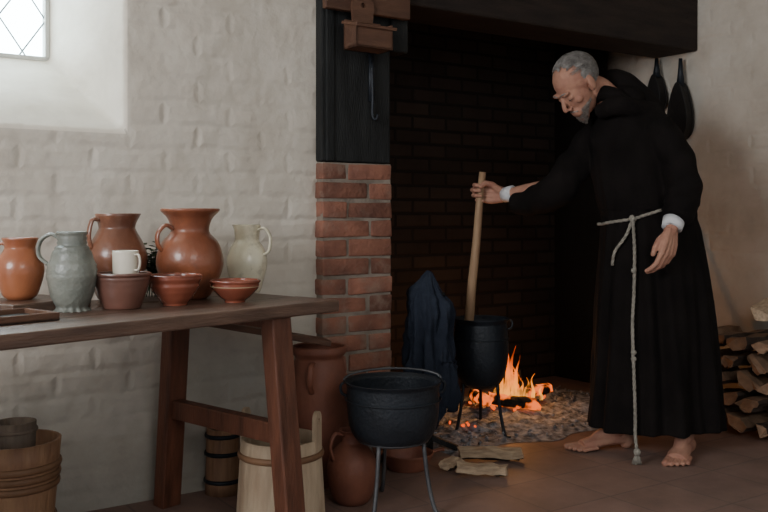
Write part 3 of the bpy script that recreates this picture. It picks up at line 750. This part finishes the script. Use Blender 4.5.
vessel('pottery_jug','cream glazed jug with brown streaks and a loop handle on its right','jug',p,[(.62,0),(.72,.06),(.98,.35),(1,.5),(.84,.66),(.62,.76),(.6,.82),(.66,.97),(.68,1)],h,r,M_cream,mod=spout(h*.93,.014,math.pi),
       handle=([(.6,.93),(1.0,.95),(1.3,.82),(1.22,.62),(.9,.56)],.0085),rot=-.35)
p,h,r=onT(122,.31,273,57)
vessel('bowl','dark brown glazed deep bowl with the white mug in it','bowl',p,[(.6,0),(.66,.06),(.82,.4),(.93,.75),(.96,.9),(1,.95),(1,1)],h,r,M_dbowl,mod=rib(70,.0007,.02),wall=.008)
s=F/p.y; mt=H-(251-HZ)/s; mz=p.z+.0135
vessel('mug','small white mug with a ring handle, standing inside the dark bowl','mug',V((p.x+.008,p.y+.01,mz)),[(.8,0),(.86,.05),(.95,.4),(.98,.8),(1,1)],mt-mz,13/s,M_mug,
       handle=([(.95,.93),(1.35,.93),(1.5,.8),(1.35,.66),(.95,.64)],.0045),rot=-.5,wall=.004)
p,h,r=onT(175,.27,275,54)
vessel('bowl','reddish-brown ribbed bowl standing in front of the largest jug','bowl',p,[(.45,0),(.48,.08),(.6,.2),(.86,.55),(.93,.8),(1,.9),(1,1)],h,r,M_rbowl,mod=rib(55,.0011,.02),wall=.007)
p,h,r=onT(235,.20,280,51)
vessel('bowl','small shallow red bowl with cream slip bands, rightmost on the table','bowl',p,[(.4,0),(.43,.1),(.6,.25),(.9,.62),(.95,.85),(1,.93),(1,1)],h,r,M_rbowl,wall=.006,bands=[(.72,.925,M_slip)])
p,s=TPt(152,.56)
t=thing('herb_bunch','bunch of dark green herbs lying between the two brown jugs','plant',T(p.x,p.y,p.z))
for k in range(9):
    bm=bmesh.new(); a=random.uniform(-.45,.45); b=random.uniform(-.3,.3); hh=random.uniform(.13,.185)
    tube(bm,[(0.01*k-.04,0,0),(a*.08,b*.1,hh*.6),(a*.12,b*.14,hh)],[.0022,.002,.001],6,smooth=3)
    for j in range(22):
        u=.3+.7*j/21; c=V((a*.12*u,b*.14*u,hh*u)); ang=j*2.4+k; d=V((math.cos(ang),math.sin(ang),.25))*.028
        s1=V((-math.sin(ang),math.cos(ang),0.2))*.012
        bm.faces.new([bm.verts.new(c),bm.verts.new(c+d*.5+s1),bm.verts.new(c+d),bm.verts.new(c+d*.5-s1)])
    obj('sprig',bm,M_leaf,t)
p,s=TPt(-4,.25)
t=thing('wooden_tray','dark wooden tray with low rim at the left end of the table','tray',T(p.x,p.y,.7505,PT))
bm=bmesh.new(); box(bm,(-.2,-.09,0),(.13,.09,.008)); obj('tray_base',bm,M_dwood,t,bevel=.002,smooth=False)
bm=bmesh.new()
for a,b in (((-.2,-.09,.0),(.13,-.08,.022)),((-.2,.08,.0),(.13,.09,.022)),((.118,-.08,.0),(.13,.08,.022)),((-.2,-.08,.0),(-.188,.08,.022))): box(bm,a,b)
obj('tray_rim',bm,M_bwood,t,bevel=.003,smooth=False)

# ------------------------------------------------------------ coopered buckets
def coopered(name,label,cat,p,r0,r1,h,m,hm,hoops,staves=18,rot=0,ear=None,thick=.012,hr=.006,hflat=1.6):
    t=thing(name,label,cat,T(p.x,p.y,p.z,rot))
    def md(a,r,z):
        f=(a*staves/(2*math.pi))%1; g=min(f,1-f); return (r-(.0022 if g<.06 else 0),z)
    bm=bmesh.new()
    n=6; out=[(r0+(r1-r0)*k/n,h*k/n) for k in range(n+1)]
    prof=[(0,.02),(r0-thick,.02),(r0-thick,0)]+out+[(r1-thick,h)]+[(r0-thick+(r1-r0)*.1,.03),(0,.03)]
    lathe(bm,prof,staves*8,md); st_=obj('staves',bm,m,t)
    for z in hoops:
        u=z/h; rr=r0+(r1-r0)*u+.002
        bm=bmesh.new(); tube(bm,[(rr*math.cos(a),rr*math.sin(a),z) for a in [2*math.pi*i/56 for i in range(56)]],hr,8,flat=hflat,closed=True,up=V((0,0,1))); obj('hoop',bm,hm,t)
    if ear is not None:
        for a in ear:
            bm=bmesh.new()
            Mx=Matrix.Rotation(a,4,'Z')@Matrix.Translation((r1-.006,0,0))
            pr=[(.028*math.cos(math.pi*k/24),h+.065+.028*math.sin(math.pi*k/24)) for k in range(25)]
            pr=[(.032,h-.05)]+pr+[(-.032,h-.05)]
            ho=[(.011*math.cos(x),h+.06+.011*math.sin(x)) for x in [math.atan2(z-(h+.06),y) for y,z in pr]]
            fr=[]
            for xo in (-.007,.007):
                fr.append([bm.verts.new(Mx@V((xo,y,z))) for y,z in pr]); fr.append([bm.verts.new(Mx@V((xo,y,z))) for y,z in ho])
            n=len(pr)
            for k in range(n):
                j=(k+1)%n
                for q1,q2 in ((0,1),(2,3),(0,2),(1,3)): bm.faces.new([fr[q1][k],fr[q1][j],fr[q2][j],fr[q2][k]])
            obj('ear',bm,m,st_,smooth=False)
    return t
q=V(((15-384)/318,F/318,0))
coopered('wooden_tub','large brown wooden tub with willow hoops on the floor at lower left','tub',q,.110,.138,.325,M_tub,M_hoop,[.05,.08,.19,.22,.25],staves=20,hr=.007)
coopered('wooden_bucket','weathered grey-brown wooden bucket standing inside the large tub','bucket',q+V((-.01,.02,.031)),.05,.066,.345,M_gbucket,M_gbucket,[.2,.32],staves=12,hr=.004)
q=fl(223,492)
coopered('wooden_bucket','small narrow wooden bucket with dark hoops near the back table leg','bucket',q,.066,.060,.24,M_tub,M_iron,[.05,.15,.215],staves=12,hr=.005)
q=V(((281-384)/300,3.0,0))
coopered('wooden_churn','pale scrubbed wooden pail with one pierced tall stave behind the front table leg','pail',q,.150,.132,.29,M_pale,M_hoop,[.24],staves=16,ear=[-.25,math.pi-.25],hr=.007)
jp=V(((319-384)/262,F/262,0))
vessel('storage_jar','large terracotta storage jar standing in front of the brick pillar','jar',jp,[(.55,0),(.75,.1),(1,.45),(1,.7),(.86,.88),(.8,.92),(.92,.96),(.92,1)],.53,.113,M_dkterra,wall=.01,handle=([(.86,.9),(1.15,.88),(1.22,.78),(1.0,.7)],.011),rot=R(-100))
q=fl(352,502)
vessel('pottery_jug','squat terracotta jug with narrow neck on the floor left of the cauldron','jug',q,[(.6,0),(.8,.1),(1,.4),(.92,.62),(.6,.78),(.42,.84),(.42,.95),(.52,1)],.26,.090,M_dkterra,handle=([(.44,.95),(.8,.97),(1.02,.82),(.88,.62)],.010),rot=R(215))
q=fl(407,468)
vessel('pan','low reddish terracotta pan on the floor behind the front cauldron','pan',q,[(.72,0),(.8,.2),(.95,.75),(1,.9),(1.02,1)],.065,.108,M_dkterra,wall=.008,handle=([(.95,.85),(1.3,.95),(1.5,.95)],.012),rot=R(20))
bm=bmesh.new(); a=jp+V((.03,-.0,.545)); b=W(-.10,-.085,.655)
beam(bm,a,b,.11,.022); o=obj('wooden_plank',bm,M_bwood,smooth=False,bevel=.003)
meta(o,'brown wooden plank resting on the large floor jar and leaning to the wall','plank')

# ------------------------------------------------------------ cauldrons
def cauldron(p,rz,r,zb_,zt_,ringz,label,tlabel,legang,foot,mt,pr,rf):
    t=thing('trivet',tlabel,'trivet',T(p.x,p.y,0,rz))
    rr=r*rf
    bm=bmesh.new(); tube(bm,[(rr*math.cos(a),rr*math.sin(a),ringz) for a in [2*math.pi*i/40 for i in range(40)]],.007,8,closed=True); obj('ring',bm,mt,t)
    for a in legang:
        bm=bmesh.new(); c,s=math.cos(a),math.sin(a)
        tube(bm,[(rr*c,rr*s,ringz),((rr+foot)*.48*c,(rr+foot)*.48*s,ringz*.5),(foot*c,foot*s,.02),((foot+.03)*c,(foot+.03)*s,.008)],.0075,8,smooth=4); obj('leg',bm,mt,t)
    k=thing('cauldron',label,'cauldron',T(p.x,p.y,0,rz))
    h=zt_-zb_
    pts=smoothpath([V((x*r,0,z*h)) for x,z in pr],5); out=[(max(v.x,0),zb_+max(v.z,0)) for v in pts]
    out[0]=(0,zb_)
    inn=[(max(x-.008,.0),max(z,zb_+.01)) for x,z in out[::-1]]; inn[-1]=(0,zb_+.01)
    bm=bmesh.new(); lathe(bm,out+inn,56); pot=obj('pot',bm,M_iron,k)
    bm=bmesh.new(); tube(bm,[(r*1.0*math.cos(a),r*1.0*math.sin(a),zb_+h*.72) for a in [2*math.pi*i/48 for i in range(48)]],.003,8,closed=True); obj('raised_band',bm,M_iron,pot)
    for sgn in (-1,1):
        bm=bmesh.new(); x=sgn*r*.97
        tube(bm,[(x,0,zt_-.05),(x+sgn*.018,0,zt_-.04),(x+sgn*.022,0,zt_-.015),(x+sgn*.010,0,zt_-.003)],.005,8,smooth=4); obj('lug',bm,M_iron,pot)
    return k
PRA=[(0,0),(.55,.02),(.80,.12),(.92,.32),(.965,.6),(.97,.88),(.98,.94),(1.02,.985),(1.03,1)]
PRB=[(0,0),(.45,.03),(.78,.14),(.95,.36),(1,.6),(.95,.88),(.94,.93),(1.02,.985),(1.03,1)]
p1=V((9/284,F/284,0))
k1=cauldron(p1,R(8),.168,.225,.448,.245,'large black iron cauldron with bail handle on the grey trivet','grey iron three-legged trivet under the front cauldron',[R(-122),R(-38),R(95)],.165,M_iron2,PRA,.72)
bm=bmesh.new(); tube(bm,[(.168*1.03*math.cos(a),.0+.05*math.sin(a),.452+.030*math.sin(a)) for a in [math.pi*i/24 for i in range(25)]],.004,8); obj('bail_handle',bm,M_iron2,k1)
p2=V(((481-384)/213.6,F/213.6,0))
k2=cauldron(p2,R(-15),.128,.215,.548,.25,'tall black cooking pot over the fire holding the stirring stick','black iron trivet under the pot at the fire',[R(-150),R(-20),R(100)],.125,M_iron,PRB,.66)
bm=bmesh.new(); lathe(bm,[(0,.46),(.11,.46)],32); obj('broth',bm,M_dbowl,k2)

# cloth hung over a stand
cp=V(((430-384)/229,F/229,0))
t=thing('clothes_stand','dark wooden post stand beside the pillar, under the blue cloth','stand',T(cp.x,cp.y,0))
bm=bmesh.new(); tube(bm,[(0,0,0),(0,0,.755)],.014,10); obj('post',bm,M_dwoodv,t)
bm=bmesh.new(); tube(bm,[(-.065,0,.665),(.065,0,.685)],.009,10); obj('crossbar',bm,M_dwoodv,t)
for a in (0,2.1,4.2):
    bm=bmesh.new(); beam(bm,(0,0,.06),(.12*math.cos(a),.12*math.sin(a),.012),.022,.022); obj('foot',bm,M_dwoodv,t,smooth=False)
bm=bmesh.new(); prof=[(0,.785),(.012,.782),(.026,.762),(.040,.735),(.062,.705),(.085,.675),(.094,.62),(.098,.54),(.102,.46),(.106,.38),(.110,.30),(.114,.22)]
pts=smoothpath([V((a,0,b)) for a,b in prof],5)
def cf(t_,r,z):
    k=min(1,max(0,(.78-z)/.12))
    w=2.2*noise.noise(V((math.cos(t_)*1.3,math.sin(t_)*1.3,z*3)))
    f=abs(math.sin(3.5*t_+w+z*2))*1.6-1.0+.55*math.sin(9*t_+w*2-z*5)+.3*math.sin(19*t_+z*12)
    zz=z+.03*math.cos(t_-2.9)*min(1,r/.06)
    if z<.4: zz=z+(.08*math.sin(2*t_+.8)+.045*math.sin(5*t_))*(.4-z)/.17
    crease=.012*noise.noise(V((t_*2.2,z*22,1)))+.006*noise.noise(V((t_*6,z*45,4)))
    return (r*(1+.20*k*f)+crease*min(1,r/.05),zz)
prof2=[(max(v.x,0),v.z) for v in pts]; prof2[0]=(0,.785)
lathe(bm,prof2,150,cf); o=obj('blue_cloth',bm,M_blue,None,T(cp.x,cp.y,0)@Matrix.Diagonal((1,.66,1,1)))
sm=o.modifiers.new('t','SOLIDIFY'); sm.thickness=.003; sm.offset=-1
meta(o,'dark blue cloth draped in folds over a post between the pillar and pot','cloth')

# ------------------------------------------------------------ things on the post
t=thing('salt_box','small brown wooden wall box with round-topped back hanging on the mantel post','box',WF@Matrix.Translation((PX0+.145,-.116,1.685)))
bm=bmesh.new()
for a,b in (((-.085,-.10,0),(.085,0,.012)),((-.085,-.10,0),(.085,-.09,.085)),((-.085,-.1,0),(-.075,0,.10)),((.075,-.1,0),(.085,0,.10)),((-.085,-.012,0),(.085,0,.12))): box(bm,a,b)
obj('box_body',bm,M_bwood,t,smooth=False,bevel=.002)
bm=bmesh.new(); beam(bm,(0,-.115,.082),(0,0.0,.11),.19,.012); obj('lid',bm,M_bwood,t,smooth=False,bevel=.002)
bm=bmesh.new(); pr=[(.045,.10)]+[(.052*math.cos(a),.18+.052*math.sin(a)) for a in [math.pi*k/20 for k in range(21)]]+[(-.045,.10)]
ho=[(.011*math.cos(x),.185+.011*math.sin(x)) for x in [math.atan2(z-.185,y) for y,z in pr]]
fr=[[bm.verts.new((y,xo,z)) for y,z in q_] for xo in (-.012,0) for q_ in (pr,ho)]
n=len(pr)
for k in range(n):
    j=(k+1)%n
    for a,b in ((0,1),(2,3),(0,2),(1,3)): bm.faces.new([fr[a][k],fr[a][j],fr[b][j],fr[b][k]])
obj('back_plate',bm,M_bwood,t,smooth=False)
bm=bmesh.new()
x0=PX0+.235
tube(bm,[(x0,-.055,1.66),(x0,-.06,1.52),(x0,-.06,1.44),(x0+.008,-.075,1.425),(x0+.01,-.085,1.445)],.006,8,smooth=5); beam(bm,(x0,-.052,1.70),(x0,-.052,1.50),.026,.008,up=V((0,1,0)))
o=obj('iron_hook',bm,M_iron,None,WF); meta(o,'iron strap hook fixed to the dark post below the wooden box','hook')

# hanging black things under the beam on the right wall
def plate(bm,pr,y0,y1,sc=1):
    a=[bm.verts.new((x*sc,y0,z)) for x,z in pr]; b=[bm.verts.new((x*sc,y1,z)) for x,z in pr]
    bm.faces.new(a); bm.faces.new(b)
    for k in range(len(pr)): bm.faces.new([a[k],a[(k+1)%len(pr)],b[(k+1)%len(pr)],b[k]])
def bellows(label,M,w,L,neck):
    t=thing('bellows',label,'bellows',M,'hearth bellows on the right wall')
    pr=[]
    for k in range(32):
        a=2*math.pi*k/32; rr=w*(1-.4*math.sin(a)); pr.append((rr*math.cos(a),L+L*.95*math.sin(a)))
    bm=bmesh.new(); plate(bm,pr,-.012,0); plate(bm,pr,.045,.057); bo=obj('boards',bm,M_leather,t,smooth=False,bevel=.002)
    bm=bmesh.new(); plate(bm,pr,0,.045,.9); obj('leather_fold',bm,M_leather,t,smooth=False)
    bm=bmesh.new(); tube(bm,[(0,.022,L*1.8),(0,.022,L*1.95+neck*.5),(0,.022,L*1.95+neck)],[.024,.014,.010],10); obj('nozzle',bm,M_iron,t)
    bm=bmesh.new(); tube(bm,[(0,.02,.02),(0,.02,-.05)],[.014,.010],10); obj('grip',bm,M_leather,bo)
RW=Matrix.Rotation(R(90),4,'Z')
bellows('wider black leather bellows hanging under the mantel beam end, by the shoulder',WF@Matrix.Translation((FR-.03,-.01,1.43))@RW,.062,.165,.13)
bellows('narrow black bellows hanging nearest the hood, left of the wider pair',WF@Matrix.Translation((FR-.03,.15,1.60))@RW,.046,.11,.09)
bm=bmesh.new(); a=W(FR-.5,-.22,0); b=W(FR-.02,-.05,1.02); tube(bm,[a,a.lerp(b,.5)+V((0,0,.01)),b],[.012,.011,.009],10,smooth=4)
o=obj('wooden_rod',bm,M_stick); meta(o,'thin wooden rod leaning against the right wall behind the robed person','rod')

# ------------------------------------------------------------ stirring stick
bm=bmesh.new(); n=10; tube(bm,[sb.lerp(st,k/n)+V((.0015*math.sin(k*1.3),0,0)) for k in range(n+1)],[.024-.008*k/n for k in range(n+1)],14)
o=obj('stirring_stick',bm,M_stick); meta(o,'long pale wooden stirring stick held upright in the hearth pot','stick')

# ------------------------------------------------------------ camera, light
cam=bpy.data.cameras.new('camera'); co=bpy.data.objects.new('camera',cam); C.objects.link(co)
co.location=(0,0,H); co.rotation_euler=(R(90),0,0); cam.sensor_width=36; cam.lens=F/768*36; cam.shift_y=-(256-HZ)/768; cam.clip_start=.05
bpy.context.scene.camera=co
w=bpy.data.worlds.new('world'); bpy.context.scene.world=w; w.use_nodes=True
nt=w.node_tree; bg=nt.nodes['Background']; bg.inputs[0].default_value=(.84,.95,1,1)
tc=nt.nodes.new('ShaderNodeTexCoord'); dp=nt.nodes.new('ShaderNodeVectorMath'); dp.operation='DOT_PRODUCT'; dp.inputs[1].default_value=(-.559,.829,.15)
nt.links.new(tc.outputs['Generated'],dp.inputs[0])
mr=nt.nodes.new('ShaderNodeMapRange'); mr.inputs[1].default_value=.15; mr.inputs[2].default_value=.7; mr.inputs[3].default_value=.47; mr.inputs[4].default_value=26
nt.links.new(dp.outputs['Value'],mr.inputs[0]); nt.links.new(mr.outputs[0],bg.inputs[1])
def area(name,loc,target,size,power,col,sy=None):
    l=bpy.data.lights.new(name,'AREA'); l.energy=power; l.color=col; l.size=size; l.shape='RECTANGLE'; l.size_y=sy or size
    o=bpy.data.objects.new(name,l); C.objects.link(o); o.location=loc; o.rotation_euler=(V(target)-V(loc)).to_track_quat('-Z','Y').to_euler()
area('room_window_light',(-2.7,-.4,2.1),(.0,4,1.2),1.4,115,(.97,.98,1))
area('room_fill',(1.2,-.8,2.4),(.8,4.2,1.0),1.5,30,(1,.97,.94))
l=bpy.data.lights.new('fire_glow','POINT'); l.energy=6.5; l.color=(1,.42,.12); l.shadow_soft_size=.07
o=bpy.data.objects.new('fire_glow',l); C.objects.link(o); o.location=W(FX,FY+.02,.30)
